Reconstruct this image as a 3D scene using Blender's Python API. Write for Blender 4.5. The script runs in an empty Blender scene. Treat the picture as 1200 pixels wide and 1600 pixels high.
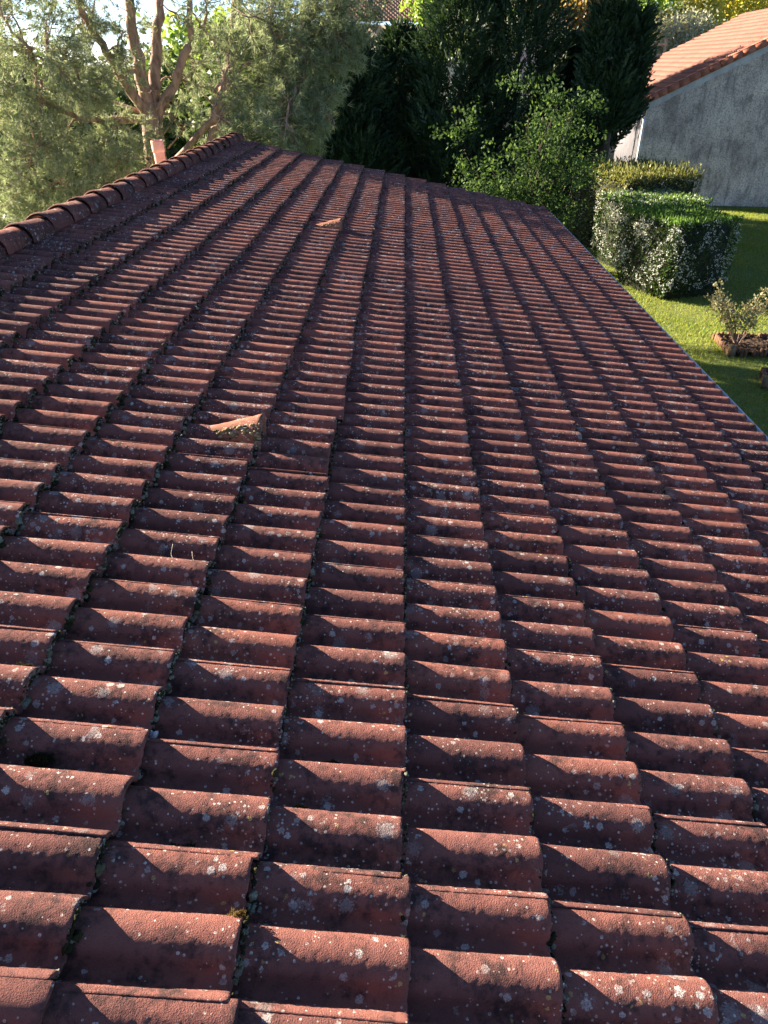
import bpy, math
import numpy as np
from mathutils import Matrix, Vector

rng = np.random.default_rng(11)
scene = bpy.context.scene
COL = scene.collection

# ------------------------------------------------------------------ camera
CAMZ = 4.6
FPX, PITCH, YAW, ROLL = 1128.588, 0.5582, -0.0229, 0.0035
_cy, _sy = math.cos(YAW), math.sin(YAW)
F = np.array([_sy * math.cos(PITCH), _cy * math.cos(PITCH), -math.sin(PITCH)])
R0 = np.array([_cy, -_sy, 0.0])
U0 = np.cross(R0, F)
RR = R0 * math.cos(ROLL) + U0 * math.sin(ROLL)
UU = -R0 * math.sin(ROLL) + U0 * math.cos(ROLL)
CAM = np.array([0.0, 0.0, CAMZ])
cam_data = bpy.data.cameras.new("camera")
cam = bpy.data.objects.new("camera", cam_data)
COL.objects.link(cam)
cam.matrix_world = Matrix(((RR[0], UU[0], -F[0], 0), (RR[1], UU[1], -F[1], 0), (RR[2], UU[2], -F[2], CAMZ), (0, 0, 0, 1)))
cam_data.sensor_fit = 'VERTICAL'
cam_data.sensor_height = 24.0
cam_data.lens = 24.0 * FPX / 1600.0
cam_data.clip_start = 0.05
cam_data.clip_end = 2000
scene.camera = cam

# ------------------------------------------------------------------ sky, sun, exposure
SUN = np.array([-2.8, 1.28, 1.0])
SUN = SUN / np.linalg.norm(SUN)
SUN_EL = math.asin(SUN[2])
SUN_ROT = math.atan2(SUN[0], SUN[1])
world = bpy.data.worlds.new("World")
scene.world = world
world.use_nodes = True
wn = world.node_tree.nodes
wl = world.node_tree.links
sky = wn.new('ShaderNodeTexSky')
sky.sky_type = 'NISHITA'
sky.sun_disc = False
sky.sun_elevation = SUN_EL
sky.sun_rotation = SUN_ROT
sky.air_density = 0.42
sky.dust_density = 0.35
sky.ozone_density = 1.6
bg = wn['Background']
bg.inputs['Strength'].default_value = 0.05
wl.new(sky.outputs[0], bg.inputs['Color'])
sun_data = bpy.data.lights.new("sun", 'SUN')
sun_data.energy = 5.0
sun_data.angle = math.radians(0.5)
sun_data.color = (1.0, 0.84, 0.66)
sun = bpy.data.objects.new("sun", sun_data)
COL.objects.link(sun)
sun.rotation_euler = Vector(tuple(SUN)).to_track_quat('Z', 'Y').to_euler()
scene.view_settings.view_transform = 'Standard'
scene.view_settings.look = 'None'
scene.view_settings.gamma = 1
scene.view_settings.use_curve_mapping = False
scene.view_settings.exposure = 2.7

# ------------------------------------------------------------------ helpers
def ray(px, py):
    return F + (px - 600) / FPX * RR + (800 - py) / FPX * UU
def at_z(px, py, z=0.0):
    d = ray(px, py)
    return CAM + d * ((z - CAMZ) / d[2])
def at_d(px, py, D):
    d = ray(px, py)
    return CAM + d * (D / d[1])
def project(P):
    P = np.atleast_2d(P) - CAM
    d = P @ F
    return np.stack([600 + FPX * (P @ RR) / d, 800 - FPX * (P @ UU) / d, d], 1)

def mesh_np(name, V, polys, smooth=False):
    V = np.asarray(V, dtype=np.float32).reshape(-1, 3)
    polys = [np.asarray(p, dtype=np.int32) for p in polys if len(p)]
    loops = np.concatenate([p.ravel() for p in polys])
    tot = np.concatenate([np.full(len(p), p.shape[1], dtype=np.int32) for p in polys])
    start = np.concatenate([[0], np.cumsum(tot)[:-1]]).astype(np.int32)
    me = bpy.data.meshes.new(name)
    me.vertices.add(len(V)); me.vertices.foreach_set('co', V.ravel())
    me.loops.add(len(loops)); me.loops.foreach_set('vertex_index', loops)
    me.polygons.add(len(tot)); me.polygons.foreach_set('loop_start', start)
    try:
        me.polygons.foreach_set('loop_total', tot)
    except Exception:
        pass
    if smooth:
        me.polygons.foreach_set('use_smooth', np.ones(len(tot), dtype=bool))
    me.update(calc_edges=True)
    me.validate()
    return me

def link(name, me, mat=None, parent=None, loc=None):
    o = bpy.data.objects.new(name, me)
    if me is not None and mat is not None and len(me.materials) == 0:
        me.materials.append(mat)
    COL.objects.link(o)
    if parent is not None:
        o.parent = parent
    if loc is not None:
        o.location = tuple(loc)
    return o

def thing(name, label, cat, loc=(0, 0, 0), group=None, rz=0.0):
    o = bpy.data.objects.new(name, None)
    COL.objects.link(o)
    o.location = tuple(loc); o.rotation_euler = (0, 0, rz)
    o['label'] = label; o['category'] = cat
    if group: o['group'] = group
    return o
def tag(o, label=None, cat=None, group=None, kind=None):
    if label: o['label'] = label
    if cat: o['category'] = cat
    if group: o['group'] = group
    if kind: o['kind'] = kind
    return o

class Geo:
    """collects geometry for one mesh"""
    def __init__(s): s.V = []; s.T = []; s.Q = []; s.n = 0
    def add(s, V, T=None, Q=None):
        V = np.asarray(V, float).reshape(-1, 3)
        if T is not None and len(T): s.T.append(np.asarray(T, int) + s.n)
        if Q is not None and len(Q): s.Q.append(np.asarray(Q, int) + s.n)
        s.V.append(V); s.n += len(V)
    def box(s, a, b, M=None):
        x0, y0, z0 = a; x1, y1, z1 = b
        V = np.array([[x0,y0,z0],[x1,y0,z0],[x1,y1,z0],[x0,y1,z0],[x0,y0,z1],[x1,y0,z1],[x1,y1,z1],[x0,y1,z1]], float)
        if M is not None: V = V @ np.asarray(M)[:3,:3].T + np.asarray(M)[:3,3]
        s.add(V, None, [[0,3,2,1],[4,5,6,7],[0,1,5,4],[1,2,6,5],[2,3,7,6],[3,0,4,7]])
    def tube(s, pts, rad, sides=7, cap=True):
        pts = np.asarray(pts, float); n = len(pts)
        rad = np.broadcast_to(np.asarray(rad, float), (n,))
        tan = np.gradient(pts, axis=0); tan /= np.linalg.norm(tan, axis=1, keepdims=True) + 1e-9
        ref = np.array([0.31, 0.17, 0.93]) if abs(tan[0][2]) < 0.9 else np.array([0.93, 0.2, 0.1])
        a = np.cross(tan, ref); a /= np.linalg.norm(a, axis=1, keepdims=True) + 1e-9
        b = np.cross(tan, a)
        ang = np.linspace(0, 2*np.pi, sides, endpoint=False)
        V = (pts[:,None,:] + rad[:,None,None]*(np.cos(ang)[None,:,None]*a[:,None,:] + np.sin(ang)[None,:,None]*b[:,None,:])).reshape(-1,3)
        Q = []
        for i in range(n-1):
            for j in range(sides):
                j2 = (j+1) % sides
                Q.append([i*sides+j, i*sides+j2, (i+1)*sides+j2, (i+1)*sides+j])
        T = []
        if cap:
            V = np.vstack([V, pts[0], pts[-1]])
            c0, c1 = n*sides, n*sides+1
            for j in range(sides):
                j2 = (j+1) % sides
                T.append([c0, j2, j]); T.append([c1, (n-1)*sides+j, (n-1)*sides+j2])
        s.add(V, T, Q)
    def tris(s, A, B, C):
        n = len(A)
        V = np.stack([A, B, C], 1).reshape(-1, 3)
        s.add(V, np.arange(3*n).reshape(-1, 3))
    def leaves(s, c, axis, size, width, twist=None):
        """diamond leaves: c centre, axis unit direction, size length, width"""
        n = len(c)
        r = rng.normal(size=(n,3)) if twist is None else twist
        b = np.cross(axis, r); b /= np.linalg.norm(b, axis=1, keepdims=True) + 1e-9
        size = np.broadcast_to(size, (n,))[:,None]; width = np.broadcast_to(width, (n,))[:,None]
        V = np.stack([c - axis*size*.5, c + b*width*.5 - axis*size*.06, c + axis*size*.5, c - b*width*.5 - axis*size*.06], 1).reshape(-1,3)
        s.add(V, None, np.arange(4*n).reshape(-1,4))
    def mesh(s, name, smooth=False):
        polys = []
        if s.T: polys.append(np.concatenate(s.T))
        if s.Q: polys.append(np.concatenate(s.Q))
        return mesh_np(name, np.concatenate(s.V), polys, smooth)

def unit(v):
    v = np.asarray(v, float)
    return v / (np.linalg.norm(v, axis=-1, keepdims=True) + 1e-9)

# ------------------------------------------------------------------ material helpers
class MT:
    def __init__(s, name):
        s.m = bpy.data.materials.new(name); s.m.use_nodes = True
        s.nt = s.m.node_tree; s.n = s.nt.nodes; s.l = s.nt.links
        s.p = s.n['Principled BSDF']; s.out = s.n['Material Output']
        s.p.inputs['Specular IOR Level'].default_value = 0.3
    def node(s, t, **kw):
        n = s.n.new(t)
        for k, v in kw.items():
            if k.startswith('i_'):
                n.inputs[k[2:].replace('_', ' ')].default_value = v
            else: setattr(n, k, v)
        return n
    def pos(s):
        return s.node('ShaderNodeNewGeometry').outputs['Position']
    def obj(s):
        return s.node('ShaderNodeTexCoord').outputs['Object']
    def noise(s, vec, scale, detail=3, rough=.55, dist=0.0):
        n = s.node('ShaderNodeTexNoise'); n.inputs['Scale'].default_value = scale
        n.inputs['Detail'].default_value = detail; n.inputs['Roughness'].default_value = rough
        n.inputs['Distortion'].default_value = dist
        if vec is not None: s.l.new(vec, n.inputs['Vector'])
        return n
    def ramp(s, fac, stops, interp='LINEAR'):
        r = s.node('ShaderNodeValToRGB'); r.color_ramp.interpolation = interp
        e = r.color_ramp.elements
        while len(e) > 1: e.remove(e[-1])
        e[0].position = stops[0][0]; e[0].color = (*stops[0][1], 1) if not np.isscalar(stops[0][1]) else (stops[0][1],)*3 + (1,)
        for pz, c in stops[1:]:
            x = e.new(pz); x.color = (*c, 1) if not np.isscalar(c) else (c, c, c, 1)
        s.l.new(fac, r.inputs[0])
        return r.outputs[0]
    def mix(s, fac, a, b, mode='MIX'):
        n = s.node('ShaderNodeMix', data_type='RGBA', blend_type=mode)
        s._in(n.inputs[0], fac); s._in(n.inputs[6], a); s._in(n.inputs[7], b)
        return n.outputs[2]
    def _in(s, sock, v):
        if isinstance(v, bpy.types.NodeSocket): s.l.new(v, sock)
        elif np.isscalar(v): sock.default_value = v
        else: sock.default_value = (*v, 1) if len(v) == 3 else v
    def math(s, op, a, b=0.0, c=None, clamp=False):
        n = s.node('ShaderNodeMath', operation=op); n.use_clamp = clamp
        s._in(n.inputs[0], a); s._in(n.inputs[1], b)
        if c is not None: s._in(n.inputs[2], c)
        return n.outputs[0]
    def bump(s, h, strength=.5, dist=.01, normal=None):
        b = s.node('ShaderNodeBump'); b.inputs['Strength'].default_value = strength; b.inputs['Distance'].default_value = dist
        s.l.new(h, b.inputs['Height'])
        if normal is not None: s.l.new(normal, b.inputs['Normal'])
        return b.outputs[0]
    def fin(s, color=None, rough=.8, normal=None, spec=None):
        if color is not None: s._in(s.p.inputs['Base Color'], color)
        s._in(s.p.inputs['Roughness'], rough)
        if normal is not None: s.l.new(normal, s.p.inputs['Normal'])
        if spec is not None: s.p.inputs['Specular IOR Level'].default_value = spec
        return s.m
    def scaled(s, vec, sc):
        m = s.node('ShaderNodeMapping'); m.inputs['Scale'].default_value = sc
        s.l.new(vec, m.inputs['Vector'])
        return m.outputs[0]

def lichen_layers(t, pos, base, grain, dens=1.0):
    """crusty pale and yellow lichen spots in world space; returns colour, height"""
    wob = t.noise(pos, 170, 2, .6)
    wobv = t.math('MULTIPLY', t.math('SUBTRACT', wob.outputs['Fac'], .5), 1.0)
    heights = []
    clus = t.ramp(t.noise(pos, 2.3, 2, .6).outputs['Fac'], [(.34, .25), (.5, .8), (.66, 2.0)])
    gm = t.ramp(grain, [(.36, .25), (.55, 1.0)])
    col = base
    for sc, rmin, rmax, frac, wamp, colr, alpha in (
            (13.0, .12, .34, .36*dens, .60, (.32, .31, .30), .70),
            (29.0, .10, .34, .34*dens, .40, (.50, .48, .45), .97),
            (85.0, .14, .36, .24*dens, .22, (.62, .59, .53), .97),
            (38.0, .10, .26, .07*dens, .40, (.48, .37, .14), .95)):
        v = t.node('ShaderNodeTexVoronoi'); v.inputs['Scale'].default_value = sc
        off = t.node('ShaderNodeVectorMath', operation='ADD'); t.l.new(pos, off.inputs[0]); off.inputs[1].default_value = (sc*.37, sc*.11, sc*.71)
        t.l.new(off.outputs[0], v.inputs['Vector'])
        sep = t.node('ShaderNodeSeparateColor'); t.l.new(v.outputs['Color'], sep.inputs[0])
        on = t.math('LESS_THAN', sep.outputs[0], t.math('MULTIPLY', clus, frac))
        rad = t.math('MULTIPLY_ADD', sep.outputs[1], rmax - rmin, rmin)
        d = t.math('ADD', v.outputs['Distance'], t.math('MULTIPLY', wobv, wamp))
        inside = t.math('MULTIPLY', t.math('SUBTRACT', rad, d), 26.0, clamp=True)
        msk = t.math('MULTIPLY', t.math('MULTIPLY', inside, on), t.math('MULTIPLY', t.math('MULTIPLY', gm, alpha), t.math('MULTIPLY_ADD', sep.outputs[2], .6, .4)))
        col = t.mix(msk, col, colr)
        heights.append(msk)
    h = heights[0]
    for q in heights[1:]: h = t.math('ADD', h, q)
    return col, h

def tile_material(name, c1, c2, dark, lich=1.0, scale_var=1.0, grain_d=.0032):
    t = MT(name); pos = t.pos()
    big = t.noise(pos, 3.1, 4, .6)
    mid = t.noise(pos, 17, 5, .65)
    oi = t.node('ShaderNodeObjectInfo')
    base = t.mix(t.ramp(mid.outputs['Fac'], [(.3, 0.0), (.72, 1.0)]), c1, c2)
    gi = t.node('ShaderNodeNewGeometry')
    rnd = t.math('FRACT', t.math('ADD', oi.outputs['Random'], gi.outputs['Random Per Island']))
    tint = t.ramp(rnd, [(0, (.66, .68, .72)), (.35, (.92, .92, .94)), (.8, (1.05, 1.0, .97)), (1, (1.22, 1.12, 1.02))])
    base = t.mix(1.0, base, tint, 'MULTIPLY')
    base = t.mix(t.ramp(big.outputs['Fac'], [(.38, 0.0), (.75, .35)]), base, (c1[0]*.72, c1[1]*.85, c1[2]*.95))
    # black algae crust with its own ragged shape
    alg = t.noise(pos, 34, 6, .72)
    alg2 = t.noise(pos, 6.5, 3, .6)
    am = t.math('ADD', t.math('MULTIPLY', alg.outputs['Fac'], .62), t.math('MULTIPLY', alg2.outputs['Fac'], .5))
    base = t.mix(t.ramp(am, [(.548, 0.0), (.68, .82)]), base, dark)
    gr = t.noise(pos, 310, 2, .7)
    base = t.mix(t.ramp(gr.outputs['Fac'], [(.30, .36), (.60, 0.0)]), base, (c1[0]*.45, c1[1]*.45, c1[2]*.5))
    col, h = lichen_layers(t, pos, base, gr.outputs['Fac'], lich)
    nb = t.bump(t.math('MULTIPLY_ADD', mid.outputs['Fac'], .35, gr.outputs['Fac']), 1.0, grain_d)
    return t.fin(col, .95, nb, .08)

def simple_noise_material(name, c1, c2, scale, rough=.85, bumpd=.004, detail=5, coord='pos', bscale=None, lo=.35, hi=.68):
    t = MT(name); v = t.pos() if coord == 'pos' else t.obj()
    n = t.noise(v, scale, detail, .6)
    col = t.ramp(n.outputs['Fac'], [(lo, c1), (hi, c2)])
    b = t.noise(v, bscale or scale*4, 4, .6)
    return t.fin(col, rough, t.bump(b.outputs['Fac'], .6, bumpd))

def leaf_material(name, cols, trans=.35, rough=.55, clump=1.2, spec=.3, tcol=None):
    """cols: list of colours picked per leaf, varied by clumps"""
    t = MT(name)
    g = t.node('ShaderNodeNewGeometry')
    n = t.noise(g.outputs['Position'], clump, 3, .6)
    f = t.math('ADD', t.math('MULTIPLY', g.outputs['Random Per Island'], .62), t.math('MULTIPLY', n.outputs['Fac'], .5))
    k = len(cols)
    col = t.ramp(f, [(.12 + .8*i/(max(k-1, 1)), c) for i, c in enumerate(cols)])
    t.fin(col, rough, None, spec)
    tr = t.node('ShaderNodeBsdfTranslucent')
    t.l.new(t.mix(1.0, col, tcol or (1.25, 1.2, .62), 'MULTIPLY'), tr.inputs['Color'])
    ms = t.node('ShaderNodeMixShader'); ms.inputs[0].default_value = trans
    t.l.new(t.p.outputs[0], ms.inputs[1]); t.l.new(tr.outputs[0], ms.inputs[2])
    t.l.new(ms.outputs[0], t.out.inputs['Surface'])
    return t.m

def bark_material(name, c1, c2, sc=9):
    t = MT(name); v = t.scaled(t.pos(), (1, 1, .28))
    n = t.noise(v, sc, 6, .65); n2 = t.noise(v, sc*4, 4, .6)
    col = t.ramp(n.outputs['Fac'], [(.36, c1), (.62, c2)])
    return t.fin(col, .92, t.bump(n2.outputs['Fac'], .9, .02))

M = {}
M['tile'] = tile_material('roof_tile_concrete', (.256, .110, .088), (.176, .078, .066), (.028, .027, .028), 1.35)
M['vent'] = tile_material('vent_tile_clay', (.36, .17, .115), (.28, .12, .085), (.10, .075, .045), 1.5)
M['ridge'] = tile_material('ridge_tile_clay', (.22, .088, .070), (.165, .066, .055), (.04, .034, .032), 1.15)
M['deck'] = simple_noise_material('roof_deck_wood', (.03, .024, .02), (.05, .04, .03), 6)
M['plaster'] = simple_noise_material('plaster_cream', (.55, .48, .38), (.66, .59, .48), 4)
M['zinc'] = simple_noise_material('gutter_zinc', (.52, .56, .60), (.66, .69, .72), 3, .38, .001)
M['white_pipe'] = simple_noise_material('downpipe_white', (.60, .62, .63), (.72, .74, .75), 5, .4, .001)

def moss_material():
    t = MT('moss_and_lichen_cushions'); g = t.node('ShaderNodeNewGeometry')
    f = g.outputs['Random Per Island']
    n = t.noise(g.outputs['Position'], 260, 3, .7)
    c = t.ramp(f, [(0, (.018, .020, .010)), (.5, (.035, .036, .016)), (.62, (.085, .075, .03)), (.74, (.16, .175, .13)), (1, (.28, .295, .235))])
    c = t.mix(t.ramp(n.outputs['Fac'], [(.35, .55), (.6, 0.0)]), c, (.012, .013, .008))
    return t.fin(c, .95, t.bump(n.outputs['Fac'], 1.0, .004), .1)
M['moss'] = moss_material()

# ------------------------------------------------------------------ the setting: ground, driveway
def ground_material():
    t = MT('lawn_ground'); p = t.pos()
    n = t.noise(p, .45, 4, .6); n2 = t.noise(p, 9, 5, .7)
    c = t.ramp(n.outputs['Fac'], [(.35, (.09, .14, .028)), (.65, (.16, .19, .04))])
    c = t.mix(t.ramp(n2.outputs['Fac'], [(.35, .5), (.6, 0.0)]), c, (.04, .055, .018))
    return t.fin(c, .9, t.bump(n2.outputs['Fac'], 1.0, .04))
g = Geo(); g.add([[-500,-300,0],[500,-300,0],[500,900,0],[-500,900,0]], None, [[0,1,2,3]])
o = link('lawn_ground', g.mesh('lawn_ground'), ground_material()); tag(o, 'green garden lawn all round the houses', 'lawn', kind='structure')
t = MT('driveway_concrete'); n = t.noise(t.pos(), 1.3, 5, .6)
M['drive'] = t.fin(t.ramp(n.outputs['Fac'], [(.3, (.42, .41, .42)), (.7, (.52, .50, .50))]), .9)
g = Geo(); g.box((5.6, 36.5, -.2), (8.2, 74, .012))
o = link('driveway', g.mesh('driveway'), M['drive']); tag(o, 'pale concrete driveway behind the neighbouring house', 'driveway', kind='structure')

# ------------------------------------------------------------------ our house with its tiled roof
TH = 0.1959; G = 0.3481; PITCHN = 0.15; DELTA = 0.036
SV = np.array([math.cos(TH), 0, -math.sin(TH)]); TV = np.array([0., 1., 0.]); NV = np.array([math.sin(TH), 0, math.cos(TH)])
P00 = np.array([0.0302, 0.8078, CAMZ - 1.6165])
def crest(k, n, u=0.0, w=0.0):
    return P00 + SV*(k*G + u) + TV*(PITCHN*n) + NV*w
TAU = math.atan(DELTA/G)
S2 = math.cos(TAU)*SV + math.sin(TAU)*NV
N2 = np.cross(S2, TV)
H = 0.051
def roll_pts(fine=False):
    pts = [(-.070, -H), (-.063, -H+.0012), (-.0575, -H+.0070)]
    for a in (np.linspace(-76, 76, 25) if fine else (-72, -55, -38, -20, 0, 20, 38, 55, 72)):
        r = math.radians(a)
        pts.append((.0545*math.sin(r), H*(math.cos(r)**.97 - 1)))
    pts += [(.0575, -H+.0070), (.063, -H+.0012), (.070, -H)]
    return pts
def tile_profile(fine=False):
    rp = roll_pts(fine); prof = []
    prof.append((-.15 + .019, -.0085)); prof.append((-.15 + .019, -.0015))
    for d, h in rp:
        if d > .021:
            prof.append((-.15 + d, h + .0028*max(0, 1 - (d-.019)/.03)))
    prof += [(d, h) for d, h in rp]
    for d, h in rp:
        if d < .03: prof.append((.15 + d, h))
    return np.array(prof)
def tile_mesh(name, seed, fine=False):
    r = np.random.default_rng(seed); PROF = tile_profile(fine)
    m = len(PROF)
    us = [-.42, -.26, -.12, -.03, -.005, -.001, .0, -.0005, -.003, -.10, -.42]
    ws = [0, 0, 0, 0, -.0002, -.0012, -.003, -.0032, -.019, -.018, -.016]
    rim = r.normal(0, .0011, m)
    if fine: rim = np.convolve(r.normal(0, .0022, m + 4), np.ones(5)/5, 'valid') + r.normal(0, .0005, m)
    rim = (rim + np.roll(rim, 1))*.7
    rimw = r.normal(0, .0003 if fine else .0006, m)
    chip = np.zeros(m)
    for _ in range(r.integers(0, 3)):
        j = r.integers(4, m-4); chip[j] -= r.uniform(.003, .007); chip[j+1] -= .002
    V = []
    for i, (u, w) in enumerate(zip(us, ws)):
        jit = (np.convolve(r.normal(0, .0006, m + 6), np.ones(7)/7, 'valid') if fine else r.normal(0, .00035, m)) if i < 4 else rimw
        uu = u + ((rim + chip) if 3 <= i <= 8 else 0)
        V.append(np.stack([np.full(m, 0.0) + uu, PROF[:,0], PROF[:,1] + w + jit], 1))
    V = np.concatenate(V)
    Q = []
    nr = len(us)
    for i in range(nr-1):
        if i == 6: continue
        for j in range(m-1):
            Q.append([i*m+j, (i+1)*m+j, (i+1)*m+j+1, i*m+j+1])
    me = mesh_np(name, V, [np.array(Q)], True)
    return me, V, np.array(Q)
TILES = [tile_mesh('roof_tile', 100+i) for i in range(6)]
FINE = [tile_mesh('roof_tile', 200+i, True)[0] for i in range(8)]
for me in FINE: me.materials.append(M['tile'])

def micro_mesh(seed):
    r = np.random.default_rng(seed); base = tile_profile(True)
    seg = np.linalg.norm(np.diff(base, axis=0), axis=1); al = np.concatenate([[0], np.cumsum(seg)])
    keep = [0, 1]; ss = np.concatenate([al[:2], np.linspace(al[1], al[-1], 68)[1:]])
    pr = np.stack([np.interp(ss, al, base[:,0]), np.interp(ss, al, base[:,1])], 1); m = len(pr)
    us = np.concatenate([[-.42, -.375], np.linspace(-.365, -.006, 52), [-.001, .0, -.0005, -.003, -.10, -.42]])
    ws = np.concatenate([np.zeros(54), [-.0012, -.003, -.0032, -.019, -.018, -.016]])
    rim = np.convolve(r.normal(0, .0026, m + 6), np.ones(7)/7, 'valid') + r.normal(0, .0007, m)
    for _ in range(r.integers(0, 3)):
        j = r.integers(6, m-6); rim[j-1:j+2] -= r.uniform(.002, .006)
    tg = np.gradient(pr, axis=0); nn = np.stack([-tg[:,1], tg[:,0]], 1); nn /= np.linalg.norm(nn, axis=1, keepdims=True)
    V = []; n = len(us)
    for i in range(n):
        dsp = r.normal(0, .00037, m) if i < 54 else np.zeros(m)
        dsp[:2] *= .2
        u = np.full(m, us[i]) + (rim if i >= 52 and i <= 57 else 0) + (r.normal(0, .001, m) if 2 <= i < 52 else 0)
        V.append(np.stack([u, pr[:,0] + nn[:,0]*dsp, pr[:,1] + nn[:,1]*dsp + ws[i]], 1))
    V = np.concatenate(V); Q = []
    for i in range(n-1):
        if i == 55: continue
        j = np.arange(m-1); Q.append(np.stack([i*m+j, (i+1)*m+j, (i+1)*m+j+1, i*m+j+1], 1))
    me = mesh_np('roof_tile', V, [np.concatenate(Q)], True); me.materials.append(M['tile'])
    return me
MICRO = [micro_mesh(300+i) for i in range(5)]
house = thing('house', 'low house with a weathered red tiled roof that slopes right, in the foreground', 'house', (0, 6.3, 0))
def hl(P):  # world -> house local
    return np.asarray(P, float) - np.array([0, 6.3, 0])
K0, K1 = -7, 7
M0, M1 = -5, 41
YN, YF = crest(0, 2*M0)[1] - .14, crest(0, 2*M1)[1] + .16
XR = -2.76
# deck: the boards under the tiles
g = Geo()
e0 = crest(K0, 0, -.36, -.165); e1 = crest(K1, 0, -.03, -.165)
for (pa, pb) in ((e0, e1),):
    up = NV*.055
    a = np.array([pa[0], YN, pa[2]]); b = np.array([pb[0], YN, pb[2]]); c = np.array([pb[0], YF-.06, pb[2]]); d = np.array([pa[0], YF-.06, pa[2]])
    V = np.array([a, b, c, d, a+up, b+up, c+up, d+up])
    g.add(hl(V), None, [[0,3,2,1],[4,5,6,7],[0,1,5,4],[1,2,6,5],[2,3,7,6],[3,0,4,7]])
roof = link('roof', g.mesh('roof'), M['deck'], house)
def rot_rows(Sx, Tx, Nx, P):
    return Matrix(((Sx[0], Tx[0], Nx[0], P[0]), (Sx[1], Tx[1], Nx[1], P[1]), (Sx[2], Tx[2], Nx[2], P[2]), (0, 0, 0, 1)))
# which tiles: nearest 300 in view as objects, rest joined
VENT = {}
cells = []
for k in range(K0, K1+1):
    for m in range(M0, M1+1):
        c = crest(k, 2*m, -.17)
        q = project(c)[0]
        inview = q[2] > .3 and -110 < q[0] < 1310 and -50 < q[1] < 1760
        cells.append((k, m, q[2], inview))
vis = sorted([c for c in cells if c[3]], key=lambda c: c[2])
single = set((c[0], c[1]) for c in vis[:300]); nearest = set((c[0], c[1]) for c in vis[:75])
gfar = Geo()
loose = {(-1, 8): (.007, -.5), (-1, 7): (.006, .6), (-2, 7): (.005, .4), (-1, 21): (-.005, .4), (0, 21): (-.004, -.3)}
for k, m, d, inv in cells:
    j = rng.integers(0, len(TILES))
    me, V, Q = TILES[j]
    du = rng.normal(0, .0042); dw = abs(rng.normal(0, .0014)); yaw = rng.normal(0, .0065); tl = rng.normal(0, .0032)
    if rng.random() < .05: du += rng.uniform(.006, .018); yaw += rng.normal(0, .012); dw += .002
    if (k, m) in loose:
        dw += loose[(k, m)][0]; yaw += math.radians(loose[(k, m)][1])
    sx = unit(S2 + TV*yaw + N2*tl); nx = unit(np.cross(sx, TV)); ty = np.cross(nx, sx)
    P = crest(k, 2*m, du, dw)
    if (k, m) in single:
        o = link('roof_tile', MICRO[rng.integers(0, 5)] if (k, m) in nearest else FINE[rng.integers(0, 8)], None, roof)
        o.matrix_local = rot_rows(sx, ty, nx, hl(P))
    else:
        gfar.add(hl(P) + V @ np.stack([sx, ty, nx]), None, Q)
o = link('roof_tiles_far', gfar.mesh('roof_tiles_far', True), M['tile'], roof)
o['kind'] = 'stuff'

# ridge caps
def ridge_mesh(seed):
    r = np.random.default_rng(seed)
    L = .43; na = 15
    ang = np.linspace(-.12, math.pi + .12, na)
    us = [0.0, .006, .03, .07, .09, .43, .43, .02, 0.0]
    rad = [.117, .123, .125, .123, .118, .107, .094, .102, .106]
    V = []
    for u, q in zip(us, rad):
        jit = r.normal(0, .0012, na)
        V.append(np.stack([(q+jit)*np.cos(ang), np.full(na, u), (q+jit)*np.sin(ang)*.92], 1))
    V = np.concatenate(V); Q = []
    for i in range(len(us)-1):
        for j in range(na-1):
            Q.append([i*na+j, i*na+j+1, (i+1)*na+j+1, (i+1)*na+j])
    return mesh_np('ridge_tile', V, [np.array(Q)], True)
RM = [ridge_mesh(s) for s in range(4)]
for me in RM: me.materials.append(M['ridge'])
y = YN + .02; i = 0
while y < YF - .1:
    o = link('ridge_tile', RM[i % 4], None, roof)
    o.location = tuple(hl((XR + rng.normal(0, .004), y, 3.503 + rng.normal(0, .003))))
    o.rotation_euler = (math.radians(-1.9 + rng.normal(0, .35)), rng.normal(0, .02), rng.normal(0, .012))
    y += .385; i += 1
# walls under the roof
def poly_box(g, outline, y0, y1):
    n = len(outline)
    V = [[x, y0, z] for x, z in outline] + [[x, y1, z] for x, z in outline]
    Q = [[i, (i+1) % n, n + (i+1) % n, n + i] for i in range(n)]
    g.add(V, None, Q)
    if n == 4: g.add(V, None, [[3, 2, 1, 0], [4, 5, 6, 7]])
g = Geo()
zl, zr = e0[2] - .01, crest(K1, 0, -.35, -.14)[2]
xl, xr = XR - .02, crest(K1, 0, -.35)[0]
g.box(hl((xl - .14, YN + .05, 0)), hl((xl + .10, YF - .10, zl - .02)))
g.box(hl((xr - .2, YN + .05, 0)), hl((xr, YF - .10, zr)))
for ya, yb in ((YN + .051, YN + .25), (YF - .32, YF - .101)):
    V = np.array([[xl+.1, ya, 0], [xr-.2, ya, 0], [xr-.2, yb, 0], [xl+.1, yb, 0], [xl+.1, ya, zl-.05], [xr-.2, ya, zr+.03], [xr-.2, yb, zr+.03], [xl+.1, yb, zl-.05]])
    g.add(hl(V), None, [[0,3,2,1],[4,5,6,7],[0,1,5,4],[1,2,6,5],[2,3,7,6],[3,0,4,7]])
link('wall', g.mesh('house_wall'), M['plaster'], house)
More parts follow.
